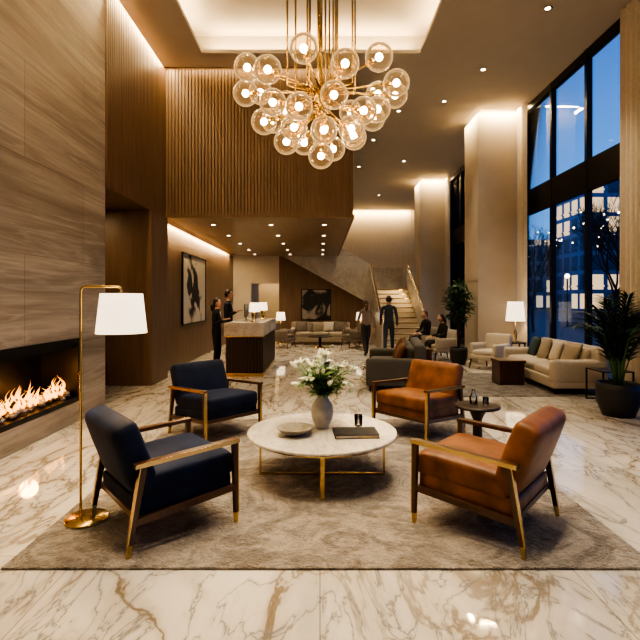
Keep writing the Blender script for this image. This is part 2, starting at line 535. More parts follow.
area('strip_near', (-.17, TY0 - .16, cz), (0, .3, 1), 4.0, .06, 70, WARM, e, (1, 0, 0))

# left travertine wall with fireplace opening
FY0, FY1, FZ0, FZ1 = 3.4, 6.35, .30, 1.07
XL = -3.2
boxes('wall_left', [
    (XL - .6, XL, -2.5, FY0, 0, CZ), (XL - .6, XL, FY1, 7.15, 0, CZ),
    (XL - .6, XL, FY0, FY1, 0, FZ0), (XL - .6, XL, FY0, FY1, FZ1, CZ),
    (XL - .62, XL - .5, FY0, FY1, FZ0, FZ1)], M['trav'])
fp = empty('fireplace', (XL, 0, 0))
boxes('firebox', [(-.49, -.02, FY0 + .001, FY0 + .03, FZ0 + .001, FZ1 - .001), (-.49, -.02, FY1 - .03, FY1 - .001, FZ0 + .001, FZ1 - .001),
                  (-.49, -.47, FY0 + .03, FY1 - .03, FZ0 + .03, FZ1 - .03), (-.49, -.02, FY0 + .03, FY1 - .03, FZ0 + .001, FZ0 + .03),
                  (-.49, -.02, FY0 + .03, FY1 - .03, FZ1 - .10, FZ1 - .001)], M['black'], fp)
boxes('frame', [(-.02, .012, FY0 - .03, FY0 + .03, FZ0 - .03, FZ1 + .03), (-.02, .012, FY1 - .03, FY1 + .03, FZ0 - .03, FZ1 + .03),
                (-.02, .012, FY0, FY1, FZ0 - .03, FZ0 + .03), (-.02, .012, FY0, FY1, FZ1 - .03, FZ1 + .03)], M['black'], fp)
st = []
for i in range(320):
    st.append(sphere_data((-.40 + random.random() * .34, FY0 + .08 + random.random() * (FY1 - FY0 - .16), FZ0 + .045 + random.random() * .05),
                          (.02 + random.random() * .025, .02 + random.random() * .025, .018 + random.random() * .015), 7, 5))
v, f = merge(st); mk('stones', v, f, M['stone'], fp, True)
lg = []
for i in range(9):
    y = FY0 + .2 + i * .3; a = random.uniform(-.5, .5)
    lg.append(tube_data([(-.2 - .12 * math.sin(a), y - .17, FZ0 + .12), (-.2, y, FZ0 + .14 + random.random() * .03), (-.2 + .12 * math.sin(a), y + .17, FZ0 + .12)], [.028, .035, .025], 8))
v, f = merge(lg); mk('logs', v, f, M['log'], fp, True)
fl = []
for i in range(130):
    y = FY0 + .12 + (FY1 - FY0 - .18) * (i + random.random() * .8) / 130; x = -.15 + random.uniform(-.12, .09)
    h = random.uniform(.08, .30) * (1 if i % 4 == 0 else .75); w = random.uniform(.016, .034)
    ph = random.random() * 6; pts = []; rr = []
    for k in range(11):
        t = k / 10
        pts.append((x + .03 * math.sin(ph + t * 5) * t, y + .06 * math.sin(ph * 2 + t * 6) * t, t * h))
        rr.append(max(.001, w * (math.sin(PI * min(1, t * .9 + .12)) ** .8) * (1 - t * .8)))
    fl.append(tube_data(pts, rr, 8))
v, f = merge(fl); mk('flames', v, f, M['flame'], fp, True, loc=(0, 0, FZ0 + .09))
point('fire_glow', (-.2, 5.6, FZ0 + .3), 18, (1, .42, .12), .1, fp)
point('fire_glow_2', (-.2, 4.3, FZ0 + .3), 18, (1, .42, .12), .1, fp)

# upper fluted wood wall above opening (left), and mezzanine block
MZ = 3.29; MY = 9.9; MX = .66
PT = .068; SW = .044
sl = []
y = 7.16
while y < MY - .02:
    sl.append((XL - .02, XL + .02, y, y + SW, MZ + .001, CZ - .06)); y += PT
boxes('wall_left_upper', [(XL - .6, XL - .02, 7.15, MY, MZ, CZ)] + sl, M['slat'])
sl = []
x = XL + .03
while x < MX - .01:
    sl.append((x, x + SW, MY - .025, MY, MZ + .05, CZ - .06)); x += PT
y = MY
while y < 18.4:
    sl.append((MX, MX + .025, y, y + .05, MZ + .05, CZ - .06)); y += .085
boxes('wall_mezzanine', [(-3.6, MX, MY, 18.5, MZ + .04, CZ)] + sl, M['slat'])
boxes('trim_1', [(XL - .02, MX + .05, MY - .055, MY + .02, MZ, MZ + .06), (MX, MX + .05, MY, 18.5, MZ, MZ + .06)], M['slat'])
boxes('ceiling_reception', [(-3.15, MX - .001, MY + .02, 18.49, MZ, MZ + .039)], M['soffit'])
boxes('wall_column', [(-3.95, -3.14, 8.95, MY - .001, 0, MZ - .001)], M['woodwall'])
boxes('wall_left_lower', [(-3.6, -3.4, MY, 19.0, 0, MZ + .03), (-7.5, -3.95, 9.0, 9.2, 0, MZ)], M['woodwall'])
boxes('wall_alcove', [(-7.5, -7.3, 6.9, 9.0, 0, MZ), (-7.3, XL - .6, 6.9, 7.1, 0, MZ), (-7.3, XL - .6, 6.9, 9.0, MZ, MZ + .1)], M['woodwall'])
e = empty('wall_wash_light', (0, 0, 0))
area('strip', (-3.27, 14, MZ + .02), (-.15, 0, -1), 8, .10, 280, WARM, e, (0, 1, 0))
area('alcove', (-4.6, 8, MZ - .05), (0, 0, -1), .6, .6, 45, WARM, e)
e = empty('slat_wall_light', (0, 0, 0))
area('strip_side', (XL + .10, 8.5, CZ - .02), (-.18, 0, -1), 2.6, .05, 100, WARM, e, (0, 1, 0))
area('strip_travertine', (XL + .16, 3.2, CZ - .02), (-.12, 0, -1), 7.4, .06, 320, WARM, e, (0, 1, 0))
area('strip_front', (-1.3, MY - .16, CZ - .02), (0, .12, -1), 3.6, .05, 50, WARM, e, (1, 0, 0))

def prism_xz(name, poly, y0, y1, mat, parent=None):
    n = len(poly)
    V = [(x, y0, z) for x, z in poly] + [(x, y1, z) for x, z in poly]
    F = [tuple(range(n)), tuple(range(2 * n - 1, n - 1, -1))] + [(i, (i + 1) % n, n + (i + 1) % n, n + i) for i in range(n)]
    return mk(name, V, F, mat, parent)
SL = .55
zb = lambda x: 1.4 + (2.0 - x) * SL
prism_xz('wall_back_wood', [(-1.6, 0), (1.9, 0), (1.9, zb(1.9) + .1), (-1.6, zb(-1.6) + .1)], 18.78, 18.95, M['woodwall'])
boxes('wall_corridor', [(-3.4, -2.7, 18.78, 18.95, 0, MZ + .5), (-2.7, -1.6, 18.78, 18.95, 2.25, MZ + .5), (-2.75, -1.55, 21.6, 21.7, 0, 3), (-3.4, -3.3, 19, 21.6, 0, 3), (-1.0, -.9, 19, 21.6, 0, 3), (-3.4, -.9, 18.95, 21.7, 3.0, 3.1)], M['plaster'])
e = empty('corridor_light', (0, 0, 0))
area('panel', (-2.1, 20.6, 2.95), (0, 0, -1), 1, 1, 60, WARM, e)
boxes('wall_back', [(-7.5, XR + .3, 25.6, 25.8, 0, CZ)] + [(-.5 + i * .16, -.44 + i * .16, 25.54, 25.6, 0, CZ - .1) for i in range(36)], M['backslat'])
boxes('wall_front', [(-7.5, XR + .3, -2.5, -2.35, 0, CZ)], M['plaster'])
boxes('wall_far_left', [(-7.5, -7.3, 19, 25.6, 0, CZ)], M['plaster'])
e = empty('back_cove_light', (0, 0, 0))
area('strip', (2.2, 25.35, CZ - .02), (0, .15, -1), 5.2, .08, 420, WARM, e, (1, 0, 0))

# stair
st = empty('marble_staircase', (0, 0, 0))
SX0, SX1, SY0, NS = 2.02, 3.35, 15.1, 12
boxes('steps', [(SX0, SX1, SY0 + i * .29, 18.6, i * .167, (i + 1) * .167) for i in range(NS)], M['step'], st)
boxes('nosings', [(SX0, SX1, SY0 + i * .29 - .012, SY0 + i * .29 + .02, (i + 1) * .167 - .03, (i + 1) * .167 + .002) for i in range(NS)], M['brass'], st)
boxes('landing', [(SX0, SX1, 18.6, 20.0, 0, 2.0)], M['step'], st)
prism_xz('upper_flight', [(2.02, 1.4), (2.02, 2.96), (-1.6, 2.96 + 3.62 * SL), (-1.6, zb(-1.6))], 18.6, 18.77, M['marble_stair'], st)
boxes('upper_steps', [(2.0 - (i + 1) * .30, 2.0 - i * .30, 18.96, 20.0, 1.6 + i * .167, 2.0 + (i + 1) * .167) for i in range(12)], M['step'], st)
def slope_wall(name, x0, x1, mat):
    poly = [(SY0 - .12, 0), (SY0 - .12, .82), (18.6, 2.84), (18.6, 0)]
    V = [(x0, y, z) for y, z in poly] + [(x1, y, z) for y, z in poly]
    return mk(name, V, [(0, 1, 2, 3), (7, 6, 5, 4), (0, 1, 5, 4), (1, 2, 6, 5), (2, 3, 7, 6), (3, 0, 4, 7)], mat, st)
slope_wall('balustrade_left', SX0 - .09, SX0, M['marble_stair'])
slope_wall('balustrade_right', SX1, SX1 + .09, M['marble_stair'])
for i, xx in enumerate((SX0 - .045, SX1 + .045)):
    tube('handrail_%d' % i, [(xx, SY0 - .25, .88), (xx, SY0 - .1, .90), (xx, 18.6, 2.96)], .028, M['brass'], st)
boxes('landing_wall', [(SX0 - .05, SX1 + .1, 20.0, 20.1, 0, 2.95)], M['marble_stair'], st)
area('step_glow', (SX1 - .01, 16.9, 1.6), (-1, 0, -.4), 3.2, .05, 60, WARM, st, (0, .87, .5))

# pillars + windows right
def pillar(name, y0, y1):
    boxes(name, [(3.95, XR - .001, y0, y1, 0, CZ - .12), (4.05, XR - .001, y0 + .1, y1 - .1, CZ - .12, CZ)] +
          [(3.94, 3.951, y0 + .02, y1 - .02, 2.1, 2.11)], M['plaster'])
pillar('wall_pillar_near', 12.0, 13.1); pillar('wall_pillar_far', 18.9, 20.0)
e = empty('pillar_cove_light', (0, 0, 0))
for (y0, y1) in ((12.0, 13.1), (18.9, 20.0)):
    area('front', (4.5, y0 - .14, CZ - .02), (0, .16, -1), 1.1, .08, 85, WARM, e, (1, 0, 0))
    area('side', (3.81, (y0 + y1) / 2, CZ - .02), (.16, 0, -1), 1.2, .08, 85, WARM, e, (0, 1, 0))
def window(name, y0, y1, step=1.4):
    e = empty(name, (XR, 0, 0))
    fr = [(0, .10, y0, y1, 0, .22), (0, .10, y0, y1, 3.69, 4.28), (0, .10, y0, y1, CZ - .16, CZ)]
    y = y1
    while y > y0 - .01:
        fr.append((-.01, .10, max(y0, y - .04), min(y1, y + .04), 0, CZ)); y -= step
    boxes('frame', fr, M['bronze'], e)
    boxes('pane', [(.06, .07, y0, y1, .22, CZ - .1)], M['glass'], e)
window('window_1', -2.4, 12.0); window('window_2', 13.1, 18.9, 1.45); window('window_3', 20.0, 25.6)
def curtain(y0, y1, x=XR - .16, amp=.03, lam=.13):
    n = int((y1 - y0) / lam * 8); V = []; F = []
    for i in range(n + 1):
        y = y0 + (y1 - y0) * i / n
        dx = amp * math.sin(2 * PI * (y - y0) / lam) + .012 * math.sin(y * 31)
        V += [(x + dx, y, .02), (x + dx * .8, y, CZ - .05)]
        if i: F.append((2 * i - 2, 2 * i, 2 * i + 1, 2 * i - 1))
    return mk('curtain', V, F, M['curtain'], None, True)
curtain(11.45, 11.95); curtain(7.1, 7.9); curtain(13.15, 13.6); curtain(18.3, 18.85)

# exterior
boxes('street_ground', [(XR + .4, 160, -60, 200, -.4, -.2)], M['asphalt'])
mb1 = bldg_mat('building_facade_a', (.13, .19, .30), (1, .66, .34), 2.6, 3.2, .9)
mb2 = bldg_mat('building_facade_b', (.16, .23, .34), (1, .75, .5), 2.0, 3.0, .6)
for (x, y, w, d, h, m) in ((48, 84, 9, 9, 22, mb1), (44, 100, 12, 12, 12, mb2), (60, 88, 10, 12, 11, mb1), (64, 70, 12, 12, 12, mb2), (40, 130, 14, 14, 20, mb1), (80, 50, 14, 30, 15, mb2)):
    e = empty('city_building', (x, y, -.2))
    rel = [(-w / 2, w / 2, -d / 2, d / 2, 0, h), (-w / 2 - .2, w / 2 + .2, -d / 2 - .2, d / 2 + .2, h, h + .5), (-w / 4, w / 4, -d / 4, d / 4, h + .5, h + 2)]
    k = 4.0
    while k < h:
        rel.append((-w / 2 - .12, w / 2 + .12, -d / 2 - .12, d / 2 + .12, k, k + .25)); k += 3.2
    boxes('facade', rel, m, e)
def bare_tree(x, y, h, lights):
    e = empty('bare_tree', (x, y, -.2)); parts = []; tips = []
    def br(p, d, ln, r, k):
        q = p + d * ln
        parts.append(tube_data([p, (p + q) / 2 + Vector((random.uniform(-.05, .05), random.uniform(-.05, .05), 0)) * ln, q], [r, r * .8, r * .6], 5, False))
        tips.append(q)
        if k == 0: return
        for _ in range(3 if k > 1 else 2):
            nd = (d + Vector((random.uniform(-.7, .7), random.uniform(-.7, .7), random.uniform(-.1, .5)))).normalized()
            br(q, nd, ln * random.uniform(.6, .8), r * .62, k - 1)
    br(Vector((0, 0, 0)), Vector((0, 0, 1)), h * .3, .09, 6)
    v, f = merge(parts); mk('branches', v, f, M['bark'], e)
    if lights:
        b = [sphere_data(tuple(random.choice(tips)), .04, 6, 4) for _ in range(lights)]
        v, f = merge(b); mk('fairy_lights', v, f, M['strip'], e)
bare_tree(10.5, 16.5, 5.6, 8); bare_tree(13.5, 22, 6.4, 14); bare_tree(12, 27, 6, 12); bare_tree(20, 29, 8, 12)
for (x, y) in ((12.5, 19.5), (16, 24.5), (17, 33), (26, 40)):
    e = empty('street_lamp', (x, y, -.2))
    tube('post', [(0, 0, 0), (0, 0, 3.3)], .05, M['black'], e)
    v, f = sphere_data((0, 0, 3.45), .16); mk('lantern', v, f, M['strip'], e, True)

# ------------------------------------------------------------------ rugs
rbox('area_rug', (.06, 4.62, .0085), (3.9, 3.56, .015), .006, M['rug'])
rbox('lounge_rug', (3.35, 9.2, .0065), (2.4, 2.5, .011), .004, M['rug2'])
RZ = .0168

# ------------------------------------------------------------------ armchairs
def armchair(name, x, y, deg, mat):
    e = empty(name, (x, y, RZ), math.radians(deg - 90))
    W = M['chairwood']; B = M['brass']
    for s, nm in ((-1, 'l'), (1, 'r')):
        X = s * .385
        beam('arm_' + nm, (X, -.36, .555), (X, .37, .585), .055, .026, W, e)
        beam('arm_edge_' + nm, (X + s * .0295, -.36, .555), (X + s * .0295, .37, .585), .004, .028, B, e)
        beam('front_leg_' + nm, (X, .345, .575), (X, .355, .075), .036, .038, W, e, w2=.028, t2=.028)
        beam('front_leg_inlay_' + nm, (X, .3665, .572), (X, .372, .075), .036, .007, B, e, w2=.028)
        beam('front_tip_' + nm, (X, .355, .075), (X, .356, .0), .029, .029, B, e, w2=.022, t2=.022)
        beam('rear_leg_' + nm, (X, -.30, .555), (X, -.385, .075), .036, .042, W, e, w2=.028, t2=.028)
        beam('rear_leg_inlay_' + nm, (X, -.3245, .545), (X, -.402, .075), .036, .007, B, e, w2=.028)
        beam('rear_tip_' + nm, (X, -.385, .075), (X, -.398, .0), .029, .029, B, e, w2=.022, t2=.022)
        beam('side_rail_' + nm, (X, .345, .255), (X, -.35, .205), .028, .042, W, e)
    beam('front_rail', (-.37, .335, .245), (.37, .335, .245), .028, .036, W, e, side=(0, 1, 0))
    beam('rear_rail', (-.37, -.33, .215), (.37, -.33, .215), .028, .036, W, e, side=(0, 1, 0))
    cushion('seat_base', (0, 0, .285), (.71, .68, .13), mat, e, r=.03, puff=0, rot=(math.radians(3), 0, 0))
    cushion('seat_cushion', (0, .035, .40), (.72, .66, .17), mat, e, r=.05, puff=.022, rot=(math.radians(3.5), 0, 0))
    cushion('backrest', (0, -.325, .575), (.72, .17, .50), mat, e, r=.06, puff=.02, rot=(math.radians(20), 0, 0), puff_axis=1)
    return e
armchair('navy_armchair', -1.12, 3.49, 40, M['navy'])
armchair('navy_armchair', -1.24, 5.72, -43, M['navy'])
armchair('leather_armchair', 1.19, 3.48, 140, M['leather'])
armchair('leather_armchair', 1.17, 5.75, 222, M['leather'])

# ------------------------------------------------------------------ coffee table
T = empty('round_coffee_table', (.02, 4.36, RZ))
lathe('marble_top', disc_prof(.675, .375, .405, .008), M['tabletop'], T, seg=72, smooth=False)
lathe('brass_ring', [(.60, .35), (.62, .35), (.62, .375), (.60, .375), (.60, .35)], M['brass'], T, seg=64, smooth=False)
for i in range(4):
    a = -PI / 2 + i * PI / 2
    c, s = math.cos(a), math.sin(a)
    beam('leg_%d' % i, (c * .56, s * .56, .36), (c * .56, s * .56, 0), .035, .016, M['brass'], T, side=(-s, c, 0))
    beam('brace_%d' % i, (c * .56, s * .56, .008), (0, 0, .008), .03, .016, M['brass'], T, side=(-s, c, 0))
TZ = RZ + .406
V0 = empty('lily_vase', (.02, 4.42, TZ))
lathe('vase', [(0, 0), (.05, 0), (.062, .01), (.095, .09), (.105, .15), (.095, .21), (.06, .265), (.045, .285), (.05, .305), (.056, .31), (.05, .312), (.04, .29), (.05, .25), (0, .24)], M['ceramic'], V0)
stm = []; lv = []; pt = []
for i in range(34):
    a = random.uniform(0, 2 * PI); sp = random.uniform(.03, .28); h = random.uniform(.46, .71) - sp * .5
    e1 = Vector((math.cos(a) * sp, math.sin(a) * sp, h))
    p0 = Vector((math.cos(a) * .02, math.sin(a) * .02, .28)); pm = (p0 + e1) / 2 + Vector((0, 0, .05))
    stm.append(tube_data([p0, pm, e1], [.004, .0035, .003], 5))
    for k in range(13):
        t = random.uniform(.1, .95); p = p0.lerp(pm, t * 2) if t < .5 else pm.lerp(e1, t * 2 - 1)
        b = random.uniform(0, 2 * PI)
        lv.append(leaf_data(p, (math.cos(b), math.sin(b), random.uniform(.1, .8)), (0, 0, 1), random.uniform(.09, .15), .028, .35))
    d = (e1 - pm).normalized()
    if i % 5 < 2:
        for k in range(6):
            b = k * PI / 3; o1 = Vector((math.cos(b), math.sin(b), 0))
            pt.append(leaf_data(e1 + d * .02, (d + o1 * .9), d, .075, .036, .25))
    else:
        for kk in range(3):
            d2 = (d + Vector((random.uniform(-.5, .5), random.uniform(-.5, .5), 0))).normalized()
            pt.append(tube_data([e1, e1 + d2 * .025, e1 + d2 * .055, e1 + d2 * .09], [.004, .013, .014, .002], 7))
v, f = merge(stm); mk('stems', v, f, M['stem'], V0, True)
v, f = merge(lv); mk('leaves', v, f, M['stem'], V0)
v, f = merge(pt); mk('lily_blooms', v, f, M['petal'], V0, True)
lathe('decorative_bowl', [(0, .004), (.06, 0), (.075, .008), (.13, .038), (.16, .065), (.163, .068), (.155, .066), (.12, .045), (.07, .02), (0, .015)], M['bowl'], None, c=(-.22, 4.2, TZ))
B0 = empty('coffee_table_book', (.31, 4.2, TZ), .06)
boxes('covers', [(-.19, .19, -.13, .13, 0, .005), (-.19, .19, -.13, .13, .027, .032), (-.19, -.184, -.13, .13, .005, .027)], M['bookdark'], B0)
boxes('pages', [(-.183, .185, -.125, .125, .005, .027)], M['page'], B0)
boxes('brass_bookmark', [(.0, .19, -.134, -.131, .010, .014)], M['brass'], B0)
lathe('drinking_glass', [(0, .002), (.034, .0), (.036, .004), (.04, .10), (.038, .10), (.034, .012), (0, .01)], M['clear'], None, c=(.36, 4.50, TZ))

# ------------------------------------------------------------------ side table with carafe
S0 = empty('pedestal_side_table', (1.66, 5.06, RZ))
lathe('top', disc_prof(.23, .45, .48, .008), M['wooddark'], S0, smooth=False)
lathe('pedestal', [(0, 0), (.16, 0), (.16, .015), (.09, .05), (.05, .14), (.045, .32), (.09, .43), (.12, .45), (0, .45)], M['wooddark'], S0)
lathe('water_carafe', [(0, 0), (.035, 0), (.04, .01), (.04, .07), (.018, .12), (.016, .15), (.02, .155), (.014, .15), (.016, .12), (.036, .07), (.036, .012), (0, .01)], M['clear'], None, c=(1.63, 5.10, RZ + .481), seg=20)
lathe('water_glass', [(0, .002), (.028, .0), (.03, .004), (.032, .08), (.03, .08), (.027, .012), (0, .01)], M['clear'], None, c=(1.74, 5.04, RZ + .481), seg=20)

# ------------------------------------------------------------------ arc floor lamp
F0 = empty('floor_lamp', (-1.68, 3.46, RZ))
lathe('base', disc_prof(.15, 0, .022, .006), M['brass'], F0, c=(0, 0, 0))
sx = -.045
pts = [(sx, 0, .02), (sx, 0, 1.0), (sx, 0, 1.64)] + [(sx + .04 - .04 * math.cos(t * PI / 10), 0, 1.64 + .04 * math.sin(t * PI / 10)) for t in range(1, 6)] + [(.20, 0, 1.68)] + [(.22 + .03 * math.sin(t * PI / 8), 0, 1.65 + .03 * math.cos(t * PI / 8)) for t in range(1, 5)] + [(.25, 0, 1.61)]
tube('stem', pts, .009, M['brass'], F0)
lathe('shade', [(.145, 1.63), (.175, 1.345), (.172, 1.345), (.142, 1.63), (.145, 1.63)], M['shade'], F0, c=(.25, 0, 0))
lathe('shade_top', [(0, 1.622), (.143, 1.622), (.143, 1.625), (0, 1.625)], M['shade'], F0, c=(.25, 0, 0))
lathe('finial', [(0, 1.61), (.014, 1.62), (.014, 1.64), (0, 1.65)], M['brass'], F0, c=(.25, 0, 0), seg=12)
v, f = sphere_data((.25, 0, 1.48), .035); mk('bulb', v, f, M['bulb'], F0, True)
point('bulb_light', (.25, 0, 1.40), 26, (1, .77, .48), .03, F0)

# ------------------------------------------------------------------ chandelier
C0 = empty('globe_chandelier', (.01, 4.9, 3.61))
gl = []; bl = []; arm = []; GR = .130
def globe(x, y, z, hub):
    gl.append(sphere_data((x, y, z), GR, 24, 14)); bl.append(sphere_data((x, y, z), .036, 10, 7))
    d = (Vector((x, y, z)) - Vector(hub)).normalized(); c = Vector((x, y, z))
    arm.append(tube_data([hub, c - d * GR * .4], .009, 6))
    arm.append(tube_data([c - d * GR * 1.15, c - d * GR * .9, c - d * GR * .45], [.016, .032, .026], 10))
for i in range(13):
    a = i * 2 * PI / 13 + .16; globe(.78 * math.cos(a), .60 * math.sin(a), .12 + .13 * (i % 2), (0, 0, .12))
for i in range(11):
    a = i * 2 * PI / 11 + .35; globe(.58 * math.cos(a), .44 * math.sin(a), -.10 - .10 * (i % 2), (0, 0, .0))
for i in range(7):
    a = i * 2 * PI / 7 + .3; globe(.36 * math.cos(a), .30 * math.sin(a), -.32 - .06 * (i % 2), (0, 0, -.08))
globe(.0, 0, -.54, (0, 0, -.15))
v, f = merge(gl); mk('glass_globes', v, f, M['globe'], C0, True)
v, f = merge(bl); mk('bulbs', v, f, M['bulb'], C0, True)
top = 6.88 - 3.61 - .01
for i in range(17):
    a = i * 2 * PI / 17 + .2; r = (.36, .15, .26)[i % 3]
    arm.append(tube_data([(r * math.cos(a), r * math.sin(a), .12), (r * math.cos(a), r * math.sin(a), top)], .010, 6))
    arm.append(tube_data([(0, 0, .10), (r * math.cos(a), r * math.sin(a), .12)], .008, 6))
arm.append(tube_data([(0, 0, -.2), (0, 0, top)], .018, 8))
arm.append(lathe_data([(0, -.22), (.05, -.2), (.07, -.1), (.07, .12), (.03, .16), (0, .16)], 16))
arm.append(lathe_data([(0, top), (.42, top), (.42, top - .03), (0, top - .03)], 32))
v, f = merge(arm); mk('brass_frame', v, f, M['brass'], C0, True)

# ------------------------------------------------------------------ art
def art(name, c, w, h, face, mat):
    e = empty(name, c, face)
    t = .03
    boxes('frame', [(-w / 2 - t, w / 2 + t, -.03, .015, -h / 2 - t, -h / 2), (-w / 2 - t, w / 2 + t, -.03, .015, h / 2, h / 2 + t),
                    (-w / 2 - t, -w / 2, -.03, .015, -h / 2, h / 2), (w / 2, w / 2 + t, -.03, .015, -h / 2, h / 2)], M['black'], e)
    boxes('canvas', [(-w / 2, w / 2, -.012, .015, -h / 2, h / 2)], mat, e)
art('framed_painting', (-3.383, 12.95, 1.88), 2.3, 1.75, PI / 2, art_mat('painting_abstract_a', 3.1, (.50, .44, .36), (.012, .011, .012), .28))
art('framed_painting', (-.15, 18.76, 1.42), 1.1, 1.15, 0, art_mat('painting_abstract_b', 8.3, (.30, .26, .22), (.02, .02, .022), .2))

# ------------------------------------------------------------------ reception desk
R0 = empty('reception_desk', (0, 0, 0))
dx0, dx1, dy0, dy1 = -2.0, -1.17, 10.0, 12.7
fl = [(dx0 + .04, dx1 - .04, dy0 + .04, dy1, .0, .825)]
x = dx0 + .04
while x < dx1 - .06: fl.append((x, x + .045, dy0 + .02, dy0 + .04, .08, .82)); x += .07
y = dy0 + .04
while y < dy1 - .05: fl.append((dx1 - .04, dx1 - .02, y, y + .045, .08, .82)); y += .07
boxes('counter_body', fl, M['wooddark'], R0)
boxes('marble_top', [(dx0, dx1, dy0, dy1, .845, 1.12)], M['marble_desk'], R0)
boxes('brass_plinth', [(dx0 + .03, dx1 - .03, dy0 + .03, dy1, .825, .845), (dx0 + .03, dx1 - .02, dy0 + .025, dy0 + .03, .0, .07), (dx1 - .03, dx1 - .02, dy0 + .03, dy1, 0, .07)], M['brass'], R0)
def table_lamp(name, x, y, z, h=.55, r=.15, power=8):
    e = empty(name, (x, y, z))
    lathe('base', [(0, 0), (.07, 0), (.07, .012), (.02, .03), (.035, .10), (.045, .18), (.03, .26), (.01, .30), (.01, h * .75), (0, h * .75)], M['brass'], e, seg=20)
    lathe('shade', [(r * .8, h), (r, h * .52), (r * .98, h * .52), (r * .78, h), (r * .8, h)], M['shade'], e, seg=24)
    point('bulb', (0, 0, h * .7), power, (1, .77, .48), .03, e)
    return e
table_lamp('table_lamp', -1.45, 10.6, 1.121, .42, .12, 6)
table_lamp('table_lamp', -1.45, 12.2, 1.121, .42, .12, 6)
mon = empty('desk_monitor', (-1.75, 11.4, 1.121), PI / 2)
boxes('screen', [(-.25, .25, -.01, .01, .08, .38)], M['black'], mon); boxes('stand', [(-.08, .08, -.06, .06, 0, .01), (-.02, .02, -.008, .008, .01, .1)], M['black'], mon)

# ------------------------------------------------------------------ sofas & lounge furniture
def sofa(name, x, y, deg, w, d, mat, pil=(), seats=2, h=.78, ah=.58, z=.0125):
    e = empty(name, (x, y, z), math.radians(deg - 90))
    for sx_ in (-1, 1):
        for sy_ in (-1, 1):
            beam('foot', (sx_ * (w / 2 - .08), sy_ * (d / 2 - .08), .10), (sx_ * (w / 2 - .08), sy_ * (d / 2 - .08), 0), .04, .04, M['wooddark'], e, w2=.03, t2=.03)
    cushion('base', (0, 0, .19), (w - .02, d - .02, .19), mat, e, r=.03, puff=0)
    cushion('back', (0, -d / 2 + .11, .48), (w - .02, .20, h - .18), mat, e, r=.06, puff=.01, puff_axis=1)
    for s in (-1, 1):
        cushion('arm', (s * (w / 2 - .09), .01, .38), (.18, d - .02, ah - .18), mat, e, r=.055, puff=.008, puff_axis=0)
    iw = (w - .38) / seats
    for i in range(seats):
        cx = -w / 2 + .19 + iw * (i + .5)
        cushion('seat_cushion', (cx, .09, .35), (iw - .01, d - .24, .16), mat, e, r=.05, puff=.02)
        cushion('back_cushion', (cx, -d / 2 + .28, .58), (iw - .02, .15, .36), mat, e, r=.06, puff=.03, puff_axis=1, rot=(math.radians(12), 0, 0))
    for (px, m, sz) in pil:
        pillow('throw_pillow', (px, -d / 2 + .44, .62), sz, sz, .15, m, e, rot=(math.radians(20), random.uniform(-.15, .15), random.uniform(-.2, .2)))
    return e
sofa('gray_sofa', 1.45, 9.25, 172, 1.95, 1.05, M['graysofa'], [(-.6, M['rust'], .46), (-.15, M['taupe'], .42), (.5, M['rust'], .50), (.2, M['rust'], .46)], 2, .86, z=.0)
sofa('cream_sofa', 4.40, 9.2, 178, 2.4, .95, M['cream'], [(-.75, M['beigefab'], .46), (-.2, M['cream'], .44), (.3, M['beigefab'], .46), (.8, M['teal'], .46)], 3, .80)
def lounge_chair(name, x, y, deg, mat, z=0):
    e = empty(name, (x, y, z), math.radians(deg - 90))
    for sx_ in (-1, 1):
        beam('leg_f', (sx_ * .30, .28, .26), (sx_ * .33, .33, 0), .03, .03, M['chairwood'], e, w2=.02, t2=.02)
        beam('leg_r', (sx_ * .30, -.28, .26), (sx_ * .33, -.34, 0), .03, .03, M['chairwood'], e, w2=.02, t2=.02)
        cushion('arm', (sx_ * .31, .0, .45), (.11, .62, .30), mat, e, r=.05, puff=.01, puff_axis=0)
    cushion('base', (0, 0, .28), (.70, .68, .12), mat, e, r=.04, puff=0)
    cushion('seat', (0, .05, .385), (.50, .58, .12), mat, e, r=.05, puff=.02)
    cushion('back', (0, -.30, .56), (.68, .14, .50), mat, e, r=.06, puff=.02, puff_axis=1, rot=(math.radians(12), 0, 0))
    return e
lounge_chair('lounge_chair', 3.95, 11.15, 215, M['cream'], 0.0)
lounge_chair('lounge_chair', 3.05, 13.95, 200, M['beigefab'])
lounge_chair('lounge_chair', 3.25, 12.85, 190, M['cream'])
def block_table(name, x, y, w, d, h, z=0):
    e = empty(name, (x, y, z))
    boxes('top', [(-w / 2, w / 2, -d / 2, d / 2, h - .05, h)], M['chairwood'], e)
    boxes('legs', [(-w / 2 + .02, -w / 2 + .08, -d / 2 + .02, d / 2 - .02, 0, h - .05), (w / 2 - .08, w / 2 - .02, -d / 2 + .02, d / 2 - .02, 0, h - .05), (-w / 2 + .08, w / 2 - .08, -d / 2 + .06, -d / 2 + .09, .0, h - .05)], M['chairwood'], e)
    return e
block_table('wood_side_table', 3.58, 9.15, .50, .45, .46, .0125)
block_table('low_coffee_table', 2.4, 12.2, .8, .6, .38)
G = empty('glass_side_table', (4.55, 7.55, 0))
boxes('top', [(-.24, .24, -.24, .24, .49, .505)], M['black'], G)
boxes('frame', [(a, a + .02, b, b + .02, 0, .49) for a in (-.24, .22) for b in (-.24, .22)] + [(-.24, .24, -.24, -.22, .0, .02), (-.24, .24, .22, .24, 0, .02)], M['black'], G)
K = empty('console_table', (4.62, 11.35, 0))
boxes('top', [(-.18, .18, -.18, .18, .58, .61)], M['wooddark'], K)
boxes('legs', [(a, a + .03, b, b + .03, 0, .58) for a in (-.17, .14) for b in (-.17, .14)], M['wooddark'], K)
table_lamp('table_lamp', 4.62, 11.35, .611, .95, .22, 14)

